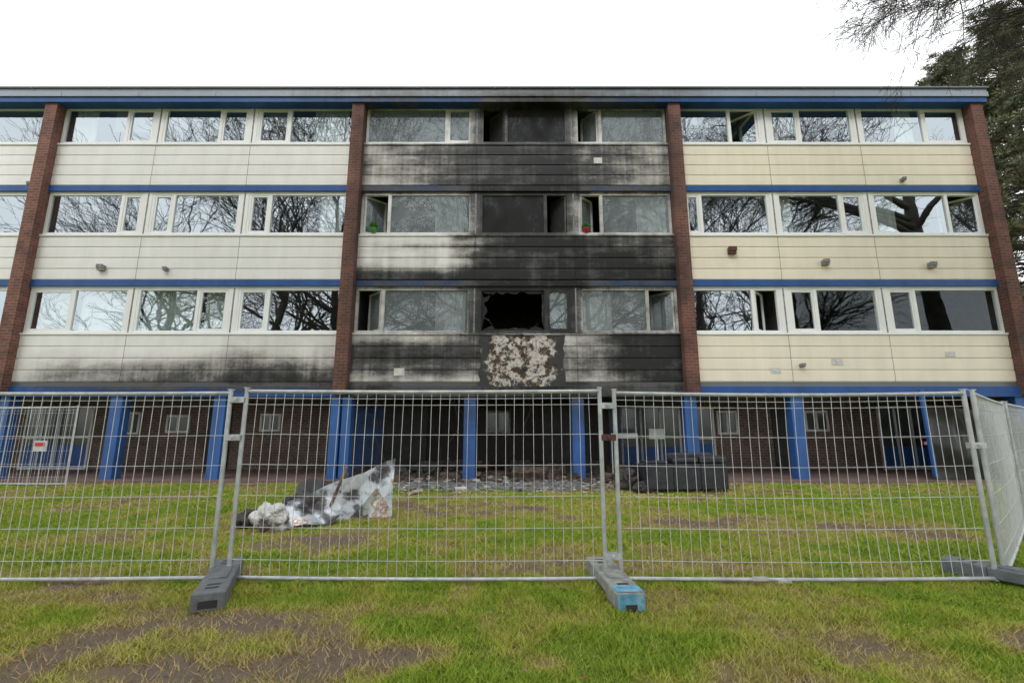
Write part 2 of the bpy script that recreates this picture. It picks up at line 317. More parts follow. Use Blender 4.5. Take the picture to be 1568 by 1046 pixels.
for bi,(bx,cm) in enumerate(bays):
    for r in range(3):
        zb=ZB[r]; wz0=zb+1.385; wz1=zb+2.82 if r<2 else 11.60
        blue.box(bx[0],bx[3],D-.09,D+.1,zb+2.862,zb+3.03,seg=.3) if r<2 else None
        post.box(bx[0],bx[3],D-.02,D+.1,wz1+.003,zb+2.86 if r<2 else 11.75,seg=.3)
        post.box(bx[0],bx[3],D-.085,D+.1,wz0-.005,wz0+.055,seg=.3)
        for u in range(3):
            x0,x1=bx[u],bx[u+1]
            clad('cladding_panels',x0+(.006 if u else 0),x1-(.006),zb,cm)
            a=x0+(.13 if u else .02); c=x1-(.13 if u<2 else .02)
            if u: post.box(x0-.128,x0+.128,D-.03,D+.09,wz0+.056,wz1,seg=.3); groove.box(x0-.02,x0+.02,D-.036,D-.03,wz0+.06,wz1-.01)
            z0=wz0+.056; t=.075; mx,side,op=MU[bi][r][u]
            fr.box(a,a+t,D-.02,D+.08,z0,wz1,seg=.4); fr.box(c-t,c,D-.02,D+.08,z0,wz1,seg=.4)
            fr.box(a+t,c-t,D-.018,D+.078,z0,z0+t,seg=.4); fr.box(a+t,c-t,D-.018,D+.078,wz1-t,wz1,seg=.4)
            fr.box(mx-.05,mx+.05,D-.022,D+.082,z0+t,wz1-t,seg=.4)
            nar=(a+t,mx-.05) if side=='L' else (mx+.05,c-t); wid=(mx+.05,c-t) if side=='L' else (a+t,mx-.05)
            gm='glass'; rm='room'
            if bi==2: gm='glasssoot' ; rm='roomdark'
            if bi==2 and u==1: gm='glassblack'; rm='burnt'
            if bi==3 and (r,u) in((0,1),(0,2)): gm='glassdim'
            zl,zh=z0+t,wz1-t
            if (bi,r,u)==(2,0,1): sash(nar[0]+.004,nar[1]-.004,zl+.004,zh-.004,'L',0,'glasssoot')
            elif op: sash(nar[0]+.005,nar[1]-.005,zl+.005,zh-.005,'R' if random.random()<.5 else 'L',.75,gm)
            else: sash(nar[0]+.004,nar[1]-.004,zl+.004,zh-.004,'L',0,gm)
            if (bi,r,u)==(2,0,1):
                # broken pane: the whole pane is out, irregular charred glass remains in the rebate
                xa,xb=wid; k=110; ring=[];inn=[]
                P=[(xa,zl),(xb,zl),(xb,zh),(xa,zh)]; L=[xb-xa,zh-zl,xb-xa,zh-zl]; T=sum(L); rr_=random.Random(4)
                cx,cz=(xa+xb)/2,(zl+zh)/2
                for i in range(k):
                    s=T*i/k; e=0
                    while s>L[e]: s-=L[e]; e+=1
                    p,q=P[e],P[(e+1)%4]; f=s/L[e]; px,pz=p[0]+(q[0]-p[0])*f,p[1]+(q[1]-p[1])*f; ring.append((px,pz))
                    dep=(.05,.04,.06,.10)[e]*(.3+1.6*float(vnoise(i*.4,e,2)))+rr_.uniform(0,.03)
                    for (qx,qz,am) in ((xa,zl,.30),(xa,zh,.20),(xb,zl,.24),(xb,zh,.05)):
                        dep+=max(0,am-math.hypot(px-qx,pz-qz)*.75)
                    dx_,dz_=(cx-px)*.5,(cz-pz); 
                    if e in(0,2): dx_*=.3
                    else: dz_*=.3
                    l=math.hypot(dx_,dz_)+1e-6; inn.append((px+dx_/l*dep,pz+dz_/l*dep))
                for i in range(k):
                    j=(i+1)%k; gl['glassblack'].quad(*[(q[0],D+.02,q[1]) for q in(ring[i],ring[j],inn[j],inn[i])])
            else: gl[gm].quad((wid[0],D+.02,zl),(wid[1],D+.02,zl),(wid[1],D+.02,zh),(wid[0],D+.02,zh))
            R=rooms[rm]; e=.01; ra,rb=x0+e,x1-e; y1=D+3.6; f0,f1=zb+.35,zb+3.0-.02
            y0=D+.12
            R.quad((ra,y1,f0),(rb,y1,f0),(rb,y1,f1),(ra,y1,f1)); R.quad((ra,y0,f0),(rb,y0,f0),(rb,y1,f0),(ra,y1,f0)); R.quad((ra,y0,f1),(rb,y0,f1),(rb,y1,f1),(ra,y1,f1))
            R.quad((ra,y0,f0),(ra,y1,f0),(ra,y1,f1),(ra,y0,f1)); R.quad((rb,y0,f0),(rb,y1,f0),(rb,y1,f1),(rb,y0,f1))
        wall.box(bx[0],bx[3],D+.0,D+.11,zb,wz0-.006)
for x0,x1,r in ((-14.2,-13.2,0),(-12.95,-11.55,0),(-11.05,-9.5,0),(-9.2,-8.55,0),(-6,-5.3,1),(-2.3,-1.4,0),(2.15,3.0,0),(-2.4,-1.5,1),(3.9,4.8,1),(11.3,12.0,1),(8.35,8.75,1),(-14.2,-13.5,2),(-6.4,-5.3,2),(12.4,13,2),(-20.5,-18.5,0)):
    curtain(x0,x1,ZB[r]+1.45,ZB[r]+2.8)
for x0,x1,r,h in ((-8.05,-7.25,2,.55),(8.3,9.0,2,.2),(-4.5,-2.3,2,.9),(3.0,4.7,2,.6),(-12.9,-11.6,2,.4)):
    z1=ZB[r]+2.8; curtain(x0,x1,z1-1.35*(1-h) if h<1 else z1,z1,'blind',.002,D+.15)
post.build('window_posts_and_sills',M['frame'],bld,True); fr.build('window_frames',M['frame'],bld,True); groove.build('frame_joints',M['ventgrey'],bld)
for k,v in gl.items(): v.build(k+'_panes',M[k],bld)
for k,v in rooms.items(): v.build(k+'_interiors',M[k],bld)
wall.build('inner_wall',M['dark'],bld)
st=B(); st.box(-24.3,14.9,D-.03,D+.3,2.60,2.728,seg=.3); st.build('base_strip',M['zinc'],bld,True)
blue.box(-24.4,15.0,D-.10,D+.25,2.31,2.598,seg=.3)
blue.box(-24.6,15.02,D-.36,D+.0,11.55,11.72,seg=.3)
blue.build('blue_bands',M['blue'],bld,True)
g=B(); g.box(-24.65,15.06,D-.40,D+9.2,11.722,11.88,seg=.3); g.box(-24.63,15.04,D-.38,D+9.2,11.885,12.00,seg=.3); g.build('roof_fascia',M['greyfascia'],bld,True)
g=B(); g.box(-24.68,15.09,D-.43,D+9.3,12.002,12.05,seg=.3)
x=-24.0
while x<15: g.box(x-.006,x+.006,D-.404,D-.40,11.725,11.878); g.box(x+1.5-.02,x+1.5+.02,D-.436,D-.431,11.98,12.045); x+=2.44
g.build('roof_edge_trim',M['zinc'],bld,True)
pr=B()
for x in PX: pr.box(x-.19,x+.19,D-.30,D+.12,2.35 if x>-24 else 0,11.549,seg=.2)
pr.build('brick_piers',M['brickred'],bld,at=lambda V:.6*((np.abs(V[:,0]-.1)<5.4))*(vnoise(V[:,2]*1.3,V[:,0],4)*.8+.2)*np.where(np.abs(V[:,0])<5.0,1.2,.5)+.30*(V[:,0]>14))
b=B(); b.box(14.53,14.9,D+.125,D+9,0,11.70); b.box(-24.5,-24.16,D+.125,D+9,0,11.70); b.box(-24.15,14.52,D+8.7,D+9,0,11.70); b.build('end_walls',M['brickred'],bld)
BY=15.9
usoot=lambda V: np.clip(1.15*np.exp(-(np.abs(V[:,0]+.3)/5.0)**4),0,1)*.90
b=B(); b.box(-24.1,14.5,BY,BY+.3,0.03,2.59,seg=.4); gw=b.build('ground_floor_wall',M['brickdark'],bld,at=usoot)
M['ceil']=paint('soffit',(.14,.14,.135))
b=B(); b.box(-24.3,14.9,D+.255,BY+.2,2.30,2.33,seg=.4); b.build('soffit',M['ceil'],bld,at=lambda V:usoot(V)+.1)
cb=B()
for x in (-21.1,-17.9,-11.3,-8.35,-1.2,1.88,5.1,8.13,14.55): cb.box(x-.17,x+.17,D-.05,D+.28,0.0,2.309,seg=.3)
for x in (-14.65,-4.87): cb.box(x-.29,x-.03,D-.05,D+.28,0,2.309,seg=.3); cb.box(x+.03,x+.29,D-.05,D+.28,0,2.309,seg=.3)
cb.build('blue_columns',M['colblue'],bld,bevel=.012,at=lambda V:np.where(np.abs(V[:,0]-.3)<2.2,.15+.25*sst(1.2,2.3,V[:,2])*1.3,.04))
b=B(); b.box(11.0,11.08,12.3,12.38,0,2.25,M=Matrix.Rotation(math.radians(-1),4,'Y')); b.build('leaning_pole',M['colblue'])
fw=B(); gd=B(); db=B(); dk=B()
def gwin(x0,x1,z0,z1,nx=2,nz=1,bm=None):
    y=BY-.05
    fw.box(x0,x1,y-.02,y+.04,z1-.07,z1,seg=.4); fw.box(x0,x1,y-.02,y+.04,z0,z0+.07,seg=.4)
    for i in range(nx+1):
        xx=x0+(x1-x0-.07)*i/nx; fw.box(xx,xx+.07,y-.023,y+.043,z0+.07,z1-.07)
    for i in range(1,nz):
        zz=z0+(z1-z0)*i/nz; fw.box(x0+.07,x1-.07,y-.018,y+.038,zz-.03,zz+.03)
    gd.box(x0+.03,x1-.03,y+.005,y+.02,z0+.03,z1-.03)
    if bm: db.box(x0+.05,x1-.05,y-.01,y+.0,z0+.06,bm)
gwin(-16.6,-14.3,.05,2.15,4,2,.85); gwin(-13.2,-12.7,1.2,1.95,2); gwin(-11.8,-11.0,1.25,1.85,2); gwin(-8.6,-7.9,1.3,1.9,2)
gwin(-20,-18,.05,2.15,4,2,.85)
gwin(-.9,-.05,1.25,2.0,2); gwin(3.7,5.75,.05,2.15,3,2,.8); gwin(6.25,6.9,.05,2.1,1,2,.9); gwin(7.0,7.7,1.2,2.0,2); gwin(10,10.8,1.3,2,2)
gwin(12.5,14.2,.05,2.15,3,2,.8)
db.box(-5.3,-4.4,BY-.07,BY-.01,.04,2.1); db.box(3.3,3.68,BY-.07,BY-.01,.04,2.1)
dk.box(-4.3,-2.9,BY-.04,BY-.01,.04,2.25); dk.box(1.0,2.6,BY-.04,BY-.01,.04,2.2); dk.box(-10.4,-9.6,BY-.04,BY-.01,.04,2.1); dk.box(8.9,9.7,BY-.04,BY-.01,.04,2.1)
M['gframe']=paint('ground_frame_paint',(.66,.66,.64),.5,grime=.5)
fw.build('ground_floor_frames',M['gframe'],bld,at=lambda V:usoot(V)*.7); gd.build('ground_floor_glass',simple('dark_glass',(.05,.06,.06),(.1,.12,.12),1.5,.12,bmp=0),bld); db.build('blue_doors',M['blue'],bld,at=lambda V:usoot(V)*.6); dk.build('burnt_openings',M['burnt'],bld)
# burnt-through panel with exposed insulation
m,nt_,p=newmat('charred_insulation')
v=pos(nt_); n1=noi(nt_,v,2.3,9,.74); n2=noi(nt_,v,6,6,.65); n4=noi(nt_,pos(nt_,(1.3,1,.8)),2.4,8,.74)
cr=N(nt_,'ShaderNodeValToRGB'); nt_.links.new(n1,cr.inputs[0]); e=cr.color_ramp.elements; e[0].position=.43; e[0].color=(.02,.018,.017,1); e[1].position=.54; e[1].color=(.60,.58,.54,1); x=e.new(.465); x.color=(.13,.10,.075,1); x=e.new(.49); x.color=(.42,.37,.30,1); x=e.new(.60); x.color=(.28,.27,.27,1)
c_=mixc(nt_,ramp(nt_,n2,.52,.58),cr.outputs[0],(.06,.04,.03))
at_=N(nt_,'ShaderNodeAttribute',_attribute_name='soot')
mk_=ramp(nt_,math_(nt_,'ADD',at_.outputs['Fac'],math_(nt_,'MULTIPLY',n4,2.6)),1.58,1.78)
c_=mixc(nt_,mk_,c_,(.038,.037,.037))
nt_.links.new(c_,p.inputs['Base Color']); p.inputs['Roughness'].default_value=.8; bump(nt_,p,n2,.5,.05); M['ins']=m
def insf(u,v):
    x=-1.0+2.6*u; z=2.42+1.68*v
    ed=np.minimum(np.minimum(u,1-u)*2.6,np.minimum(v+.05,1-v)*1.7)
    x=x+np.where(u<.5,1,-1)*vnoise(v*9,(u>.5)*3,3)*.12*(1-np.minimum(1,ed/.35))
    return x,D-.060-.03*fbm(x*4,z*4,7)*sst(0.05,.3,ed),z
def insat(V):
    u=(V[:,0]+1.0)/2.6; v=(V[:,2]-2.42)/1.68
    s=.75*(1-sst(0.02,.22,np.minimum(u,1-u)))+.40*(1-sst(0,.4,v))+.1*sst(.95,1,v)
    return {'soot':np.clip(s,0,1)}
grid('charred_panel',90,70,insf,M['ins'],bld,attrs=insat)
vg=B(); vb=B(); pw=B()
def fpt(x,y):
    e=math.radians(10.4)-math.atan((y-523)/700); z=1.5+13.2*math.tan(e); d=13.2*.9836+(z-1.5)*.1805; return (x-784)*d/700,z
for x,y,k in ((160,412,1),(258,414,0),(52,285,0),(1260,404,1),(1422,408,1),(1378,278,0),(1225,560,0),(1118,386,2)):
    X_,Z_=fpt(x,y); t=vb if k==2 else vg; s=.09 if k else .055
    if k==2: s=.11
    t.box(X_-s,X_+s,D-.17,D-.045,Z_-s,Z_+s*.8); t.box(X_-s*1.15,X_+s*1.15,D-.19,D-.171,Z_-s*.2,Z_+s*1.0)
for x,y,a_,c_ in ((612,570,.15,.11),(915,248,.13,.10),(1186,568,.15,.08),(1280,554,.16,.10),(1452,543,.14,.08)):
    X_,Z_=fpt(x,y); pw.box(X_-a_,X_+a_,D-.068,D-.064,Z_-c_,Z_+c_)
vg.build('wall_vents',M['ventgrey'],bld); vb.build('brown_vent',M['brownvent'],bld); pw.build('repair_patches',M['patch'],bld)
# ------------------------------------------------------------------ potted plants
def pot(x,z,pm,y=D+.22):
    root=link(bpy.data.objects.new('potted_plant',None)); root.location=(x,y,z)
    V=[];F=[];k=14;prof=[(0,0),(.07,0),(.095,.15),(.1,.16),(.085,.16),(.08,.13),(0,.13)]
    for r,h in prof:
        for i in range(k): V.append((r*math.cos(i*6.2832/k),r*math.sin(i*6.2832/k),h))
    for j in range(len(prof)-1):
        for i in range(k): F.append((j*k+i,j*k+(i+1)%k,(j+1)*k+(i+1)%k,(j+1)*k+i))
    np_mesh('pot',V,F,pm,root,None,True)
    n=90;V=[];F=[]
    for i in range(n):
        a=random.random()*6.28; l=random.uniform(.10,.24); e=random.uniform(.4,1.4); d=Vector((math.cos(a)*math.cos(e),math.sin(a)*math.cos(e),math.sin(e))); s=Vector((-math.sin(a),math.cos(a),0))*.03; c=Vector((0,0,.14)); b0=len(V)
        V+=[tuple(c+d*.02),tuple(c+d*l*.6+s),tuple(c+d*l),tuple(c+d*l*.6-s)];F.append((b0,b0+1,b0+2,b0+3))
    np_mesh('leaves',V,F,M['plant'],root)
pot(-4.25,ZB[1]+1.5,M['potgreen'],D-.01); pot(2.28,ZB[1]+1.5,M['potred'],D-.01)
# ------------------------------------------------------------------ fences
def fence(p0,p1,h=1.86,name='construction_fence',wire=.0030,nh=6):
    p0=Vector((p0[0],p0[1],0));p1=Vector((p1[0],p1[1],0)); L=(p1-p0).length; dx=(p1-p0)/L; nrm=Vector((-dx.y,dx.x,0)); bowy=random.uniform(-.05,.05)
    P0=[];P1=[];R=[]
    def pt(a,z): 
        q=p0+dx*a+nrm*(bowy*math.sin(math.pi*a/L)*math.sin(math.pi*max(0,min(1,z/h)))); return (q.x,q.y,z)
    def add(a,za,b_,zb_,r): P0.append(pt(a,za));P1.append(pt(b_,zb_));R.append(r)
    add(.03,.03,.03,h,.022);add(L-.03,.03,L-.03,h,.022)
    k=10; dip=random.uniform(.006,.025)
    for i in range(k):
        f0,f1=i/k,(i+1)/k; add(.03+(L-.06)*f0,.05-.012*math.sin(math.pi*f0),.03+(L-.06)*f1,.05-.012*math.sin(math.pi*f1),.019)
        add(.03+(L-.06)*f0,h-.03-dip*math.sin(math.pi*f0),.03+(L-.06)*f1,h-.03-dip*math.sin(math.pi*f1),.019)
    V,F=tubes(P0,P1,R,R,10); o=np_mesh(name,V,F,M['galv'],None,None,True); o.data.materials.append(M['wire'])
    P0=[];P1=[];R=[]
    n=int((L-.1)/.095)
    for i in range(1,n):
        a=.05+(L-.1)*i/n; j=random.uniform(-.008,.008)
        for s in range(4):
            bow=lambda q: j*math.sin(q*3.1)
            add(a+bow(s/4),.05+(h-.08)*s/4,a+bow((s+1)/4),.05+(h-.08)*(s+1)/4,wire)
    for i in list(range(nh))+[99]:
        z=.05+(h-.08)*(i+.55)/nh if i<99 else h-.10
        for s in range(8): add(.04+(L-.08)*s/8,z-dip*math.sin(math.pi*s/8),.04+(L-.08)*(s+1)/8,z-dip*math.sin(math.pi*(s+1)/8),wire*1.15)
    V2,F2=tubes(P0,P1,R,R,4); np_mesh('mesh_wires',V2,F2,M['wire'],o)
    for a in (.03,L-.03):
        q=p0+dx*a; b=B(); b.box(q.x-.024,q.x+.024,q.y-.024,q.y+.024,h,h+.012); b.build('post_cap',M['galv'],o)
    return o
J=[-2.83,.98,4.72]; FY=4.75
fence((-6.62,FY-.01),(J[0]-.06,FY+.02)); fence((J[0]+.04,FY+.03),(J[1]-.045,FY),h=1.88); fence((J[1]+.045,FY+.0),(J[2]-.02,FY+.0)); fence((J[2]+.07,FY+.03),(7.65,7.2))
fence((-10.45,FY),(-6.68,FY-.02))
fence((-15.6,12.3),(-11.25,12.0),h=2.0,wire=.003); fence((7.7,7.2),(10.9,9.6))
def clamp(x,y,z,mt='galv'):
    b=B(); b.box(x-.075,x+.075,y-.035,y-.025,z-.03,z+.03); b.box(x-.075,x+.075,y+.025,y+.035,z-.03,z+.03); b.box(x-.008,x+.008,y-.06,y+.05,z-.01,z+.01); b.box(x-.018,x+.018,y-.048,y-.035,z-.018,z+.018); b.box(x-.078,x-.07,y-.026,y+.026,z-.028,z+.028)
    b.build('fence_clamp',M[mt],None,bevel=.003)
clamp(J[0],FY+.01,1.38); clamp(J[1],FY+.01,1.38,'brownvent'); clamp(J[2],FY+.01,1.3)
clamp(J[0],FY+.01,1.76); clamp(J[1],FY+.01,1.7); clamp(J[1],FY+.01,.25,'galv')
def base(p,q,mt,w_=.25,h=.15,blue_=False):
    p=Vector((p[0],p[1],0));q=Vector((q[0],q[1],0)); L=(q-p).length; d=(q-p).normalized(); ang=math.atan2(d.y,d.x)
    root=link(bpy.data.objects.new('fence_base_block',None)); root.location=(p.x,p.y,-.005); root.rotation_euler=(0,0,ang)
    b=B()
    b.box(0,L*.30,-w_/2,w_/2,0,h); b.box(L*.301,L*.70,-w_/2,w_/2,.045,h); b.box(L*.701,L,-w_/2,w_/2,0,h)
    b.build('block_body',mt,root,bevel=.014)
    b=B(); b.box(L*.34,L*.66,-.075,.075,h-.004,h+.012); b.build('socket_plate',mt,root,bevel=.008)
    b=B(); 
    for s in(.12,.2,.8,.88): b.box(L*s-.018,L*s+.018,-.05,.05,h+.0005,h+.003)
    if not blue_: b.box(L+.0005,L+.003,-.07,.07,.03,.09)
    b.build('recesses',M['dark'],root)
    if blue_:
        b=B(); b.box(L+.003,L+.006,-w_/2+.012,w_/2-.012,.012,h-.012); b.box(L*.84,L-.012,-w_/2+.012,w_/2-.012,h+.0035,h+.005); b.build('blue_paint_mark',M['blockblue'],root)
        b=B(); b.box(L+.0065,L+.008,-.05,.05,.012,.06); b.build('hand_hole',M['dark'],root)
base((-2.95,5.12),(-2.50,4.08),M['block']); base((.90,5.15),(.98,4.08),M['blockpale'],blue_=True); base((4.55,5.15),(5.15,4.15),M['block']); base((-6.7,5.1),(-6.5,4.1),M['block'])
b=B(); b.box(-.09,.05,-.006,.0,-.02,.02); b.box(.15,.28,-.008,-.001,-.045,-.01); b.box(.17,.20,-.010,-.0085,-.045,-.01); o=b.build('paper_label',M['paper']); o.location=(2.4,FY-.022,.055)
def tape(p,q,n=16):
    b=B(); r=B()
    for i in range(n):
        f0,f1=i/n,(i+1)/n; sg=lambda f:-.12*math.sin(math.pi*f); P=[tuple(Vector(p).lerp(Vector(q),f)+Vector((0,0,sg(f)))) for f in(f0,f1)]
        t=r if i%2 else b; t.quad(P[0],P[1],(P[1][0],P[1][1],P[1][2]+.08),(P[0][0],P[0][1],P[0][2]+.08))
    root=link(bpy.data.objects.new('barrier_tape',None)); b.build('white_stripes',M['paper'],root); r.build('red_stripes',M['red'],root)
tape((-18.5,12.1,1.15),(-14.9,13.05,1.1)); tape((14.4,13.05,1.22),(18.5,12.4,1.3)); tape((11.04,12.28,1.25),(11.3,12.9,1.0),4)
b=B(); b.box(-12.25,-11.9,11.98,12.0,.85,1.12); b.build('warning_sign',M['paper']); b=B(); b.box(-12.2,-11.95,11.97,11.979,.98,1.07); b.build('red_print',M['red'],bpy.data.objects['warning_sign'])
b=B(); b.box(3.0,3.8,14.1,14.13,1.12,1.27); b.box(4.15,4.6,14.1,14.13,1.1,1.40); b.box(3.0,3.03,14.1,14.13,.05,1.12); b.box(3.77,3.8,14.1,14.13,.05,1.12); b.box(4.36,4.4,14.1,14.13,.05,1.1); b.build('notice_board',M['paper'])
# ------------------------------------------------------------------ crumpled burnt sheet metal
m,nt_,p=newmat('scorched_sheet_metal'); v=pos(nt_); n1=noi(nt_,v,1.3,6,.62); n2=noi(nt_,v,2.2,6,.7)
cr=N(nt_,'ShaderNodeValToRGB'); nt_.links.new(n1,cr.inputs[0]); e=cr.color_ramp.elements; e[0].position=.37; e[0].color=(.03,.028,.03,1); e[1].position=.70; e[1].color=(.60,.64,.66,1)
for q,c in((.43,(.13,.13,.14,1)),(.47,(.45,.49,.52,1)),(.53,(.55,.59,.61,1)),(.56,(.36,.20,.10,1)),(.585,(.75,.74,.72,1))): x=e.new(q); x.color=c
nt_.links.new(mixc(nt_,ramp(nt_,n2,.58,.66),cr.outputs[0],(.10,.07,.055)),p.inputs['Base Color']); p.inputs['Metallic'].default_value=.6; p.inputs['Roughness'].default_value=.28; bump(nt_,p,n2,.25,.02); M['sheet']=m
root=link(bpy.data.objects.new('burnt_metal_panel',None))
def tri(t): return np.abs(((t)%1)-.5)*2
def sh(u,v):
    x=-3.42+1.40*u; y=7.2+.8*u; top=.32+.60*u+.03*(tri(u*2.2)-.5)
    k=(tri(u*1.3+v*.4+.2)-.5)*.09+(tri(u*2.6-v*1.1)-.5)*.03+(vnoise(u*3,v*3,3)-.5)*.05
    return x-k*.5-.05*v*(1-u),y+k+.18*v,top*v+.01+.015*vnoise(u*6,v*4,9)
grid('crumpled_sheet',60,36,sh,M['sheet'],root,smooth=False)
def sh2(u,v):
    x=-3.62+.85*u; return x,7.75+.25*v+.05*tri(u*3),.02+(.50+.16*u+.05*np.sin(u*7))*v+.02*tri(u*4+v)
grid('dark_sheet',30,20,sh2,simple('charred_board',(.02,.02,.022),(.06,.06,.065),5,.5),root,smooth=False)
def sh3(u,v):
    x=-3.6+.9*u; return x+.1*v,6.95+.35*v+.25*u,.02+.24*v*(1-.5*u)+.04*tri(u*1.6+v*.8)+.02*vnoise(u*4,v*4)
grid('folded_flap',30,20,sh3,M['sheet'],root,smooth=False)
b=B(); Mx=Matrix.Translation((-2.95,7.6,.05))@Matrix.Rotation(.35,4,'Y'); b.box(-.02,.02,-.02,.02,0,.85,Mx); b.build('burnt_stick',simple('wood_burnt',(.35,.2,.1),(.08,.05,.03),6),root)
def lump(name,c,s,mt,seed,amp=.35,parent=None):
    n=26;u,v=np.meshgrid(np.linspace(0,2*math.pi,2*n),np.linspace(.02,math.pi-.02,n),indexing='ij')
    x=np.sin(v)*np.cos(u);y=np.sin(v)*np.sin(u);z=np.cos(v); xf=x.ravel();yf=y.ravel();zf=z.ravel()
    r=np.array([1+amp*(abs(mnoise.noise(Vector((a*1.7+seed,b_*1.7,c_*1.7))))*1.6-.3)+amp*.5*abs(mnoise.noise(Vector((a*5+seed,b_*5,c_*5)))) for a,b_,c_ in zip(xf,yf,zf)])
    V=np.stack([c[0]+xf*r*s[0],c[1]+yf*r*s[1],np.maximum(c[2]+zf*r*s[2],-.02)],1); I=np.arange(len(V)).reshape(2*n,n)
    F=np.stack([I[:-1,:-1],I[1:,:-1],I[1:,1:],I[:-1,1:]],-1).reshape(-1,4); return np_mesh(name,V,F,mt,parent,None,False)
mw=simple('scorched_white_plastic',(.62,.62,.60),(.08,.06,.05),4,.5,lo=.5,hi=.62,bmp=.6,bscale=12,dist=.04); mk=simple('charred_black',(.012,.012,.013),(.06,.05,.045),6,.6,bmp=.8,bscale=14,dist=.05)
lump('burnt_rubbish_bag',(-3.55,7.1,.14),(.24,.2,.20),mw,3); lump('burnt_rubbish_bag',(-3.88,7.25,.10),(.22,.22,.16),mk,8); lump('burnt_rubbish_bag',(-3.35,7.7,.2),(.3,.2,.22),mk,15)
# ------------------------------------------------------------------ sofa
root=link(bpy.data.objects.new('black_sofa',None)); root.location=(3.95,11.15,0); root.rotation_euler=(0,0,math.radians(3))
def sb(nm,*a,M_=None,bv=.022):
    b=B(); b.box(*a,M=M_); o=b.build(nm,M['sofa'],root,bevel=bv); return o
for i in range(3): sb('back_panel_%d'%(i+1),-.95+.635*i,-.325+.635*i,-.44,-.24,.08,.64,bv=.018)
sb('arm_left',-.95,-.74,-.235,.42,.08,.60); sb('arm_right',.74,.95,-.235,.42,.08,.60); sb('seat_base',-.735,.735,-.235,.4,.08,.34)
sb('seat_cushion_1',-.73,-.005,-.22,.42,.345,.5); sb('seat_cushion_2',.005,.73,-.22,.42,.345,.5)
sb('loose_cushion_1',-.30,.30,-.40,.1,.645,.77,bv=.045); sb('loose_cushion_2',.32,.96,-.42,.12,.645,.80,bv=.045); sb('folded_cover',-.93,-.40,-.36,.05,.645,.69,bv=.02); sb('cushion_upright',-.25,.85,.05,.22,.5,.86,bv=.05)
for x in(-.88,.88):
    for y in(-.36,.36): b=B(); b.box(x-.03,x+.03,y-.03,y+.03,0,.08); b.build('foot',M['dark'],root)
lump('charred_cushion',(2.72,11.2,.2),(.26,.3,.26),mk,22); lump('charred_cushion',(2.95,10.85,.1),(.2,.2,.13),mk,29)
# ------------------------------------------------------------------ rubble
def rubble(name,n,xr,yr,s0,s1,c1,c2,seed,gauss=False):
    r=np.random.default_rng(seed); b=B()
    for i in range(n):
        x=r.normal((xr[0]+xr[1])/2,(xr[1]-xr[0])/4) if gauss else r.uniform(*xr); y=r.uniform(*yr); s=r.uniform(s0,s1)*(3 if r.random()<.04 else 1)
        Mx=Matrix.Translation((x,y,s*.15+.02))@Matrix.Rotation(r.uniform(0,6.28),4,'Z')@Matrix.Rotation(r.uniform(-.6,.6),4,'X')
        b.box(-s,s*r.uniform(.3,1),-s*r.uniform(.2,.8),s*.5,-s*.15,s*r.uniform(.05,.4),Mx)
    return b.build(name,simple(name+'_mat',c1,c2,7,.85),None)
rubble('fire_rubble',2200,(-3.8,2.8),(10.9,13.4),.012,.06,(.34,.34,.34),(.04,.04,.04),3,True)
rubble('charred_debris',900,(-4.6,4.0),(12.5,15.7),.04,.17,(.012,.012,.012),(.12,.08,.055),4)
rubble('white_debris',280,(-4.2,3.4),(10.4,15),.02,.07,(.6,.6,.58),(.4,.3,.2),5)
for i,(x,y,s) in enumerate(((-2.6,14.4,.3),(-3.3,13.8,.22),(.3,14.8,.3),(1.2,14.2,.25),(-1.9,14.9,.35),(2.4,14.6,.3))): lump('charred_heap',(x,y,.1),(s*1.4,s,s),mk,40+i)
grid('ash_patch',60,24,lambda u,v:(-3.2+5.6*u,11.5+1.35*v+.35*(vnoise(u*8,v*0,3)-.5),.028+.03*fbm(u*20,v*9,5)*np.minimum(1,np.minimum(u,1-u)*9)*np.minimum(1,np.minimum(v,1-v)*5)-.05*(1-np.minimum(1,np.minimum(u,1-u)*9)*np.minimum(1,np.minimum(v,1-v)*5))),simple('ash',(.22,.22,.22),(.05,.05,.05),9,.95,bmp=.8,bscale=40))
P0=[];P1=[]
for (x,y,z),(a,c,d) in (((-1.55,13.3,2.3),(-1.75,13.4,.9)),((-1.7,13.3,2.3),(-1.3,13.5,1.5)),((.4,13.5,2.3),(.5,13.6,1.2)),((9.6,13.3,2.3),(9.9,13.2,.1)),((12,12.9,2.3),(12.6,12.6,1.1)),((-4.0,13.5,2.3),(-3.7,13.5,.2)),((-2.6,14.5,2.3),(-2.2,14.4,.3)),((2.9,14.5,2.3),(3.1,14.4,.9))):
    p=Vector((x,y,z));q=Vector((a,c,d))
    for i in range(8):
        f=lambda t:p.lerp(q,t)+Vector((.12*math.sin(t*6+x),0,-.1*math.sin(t*3.14))); P0.append(tuple(f(i/8)));P1.append(tuple(f((i+1)/8)))
V,F=tubes(P0,P1,[.012]*len(P0),[.012]*len(P0),6); np_mesh('hanging_cables',V,F,M['dark'],None)
grid('black_tarpaulin',40,20,lambda u,v:(11.6+2.7*u,13.0+.08*np.sin(u*19)+.05*np.sin(v*9+u*5),.05+2.05*v-.35*u*v),simple('tarp_black',(.012,.012,.013),(.03,.03,.03),4,.35),None)
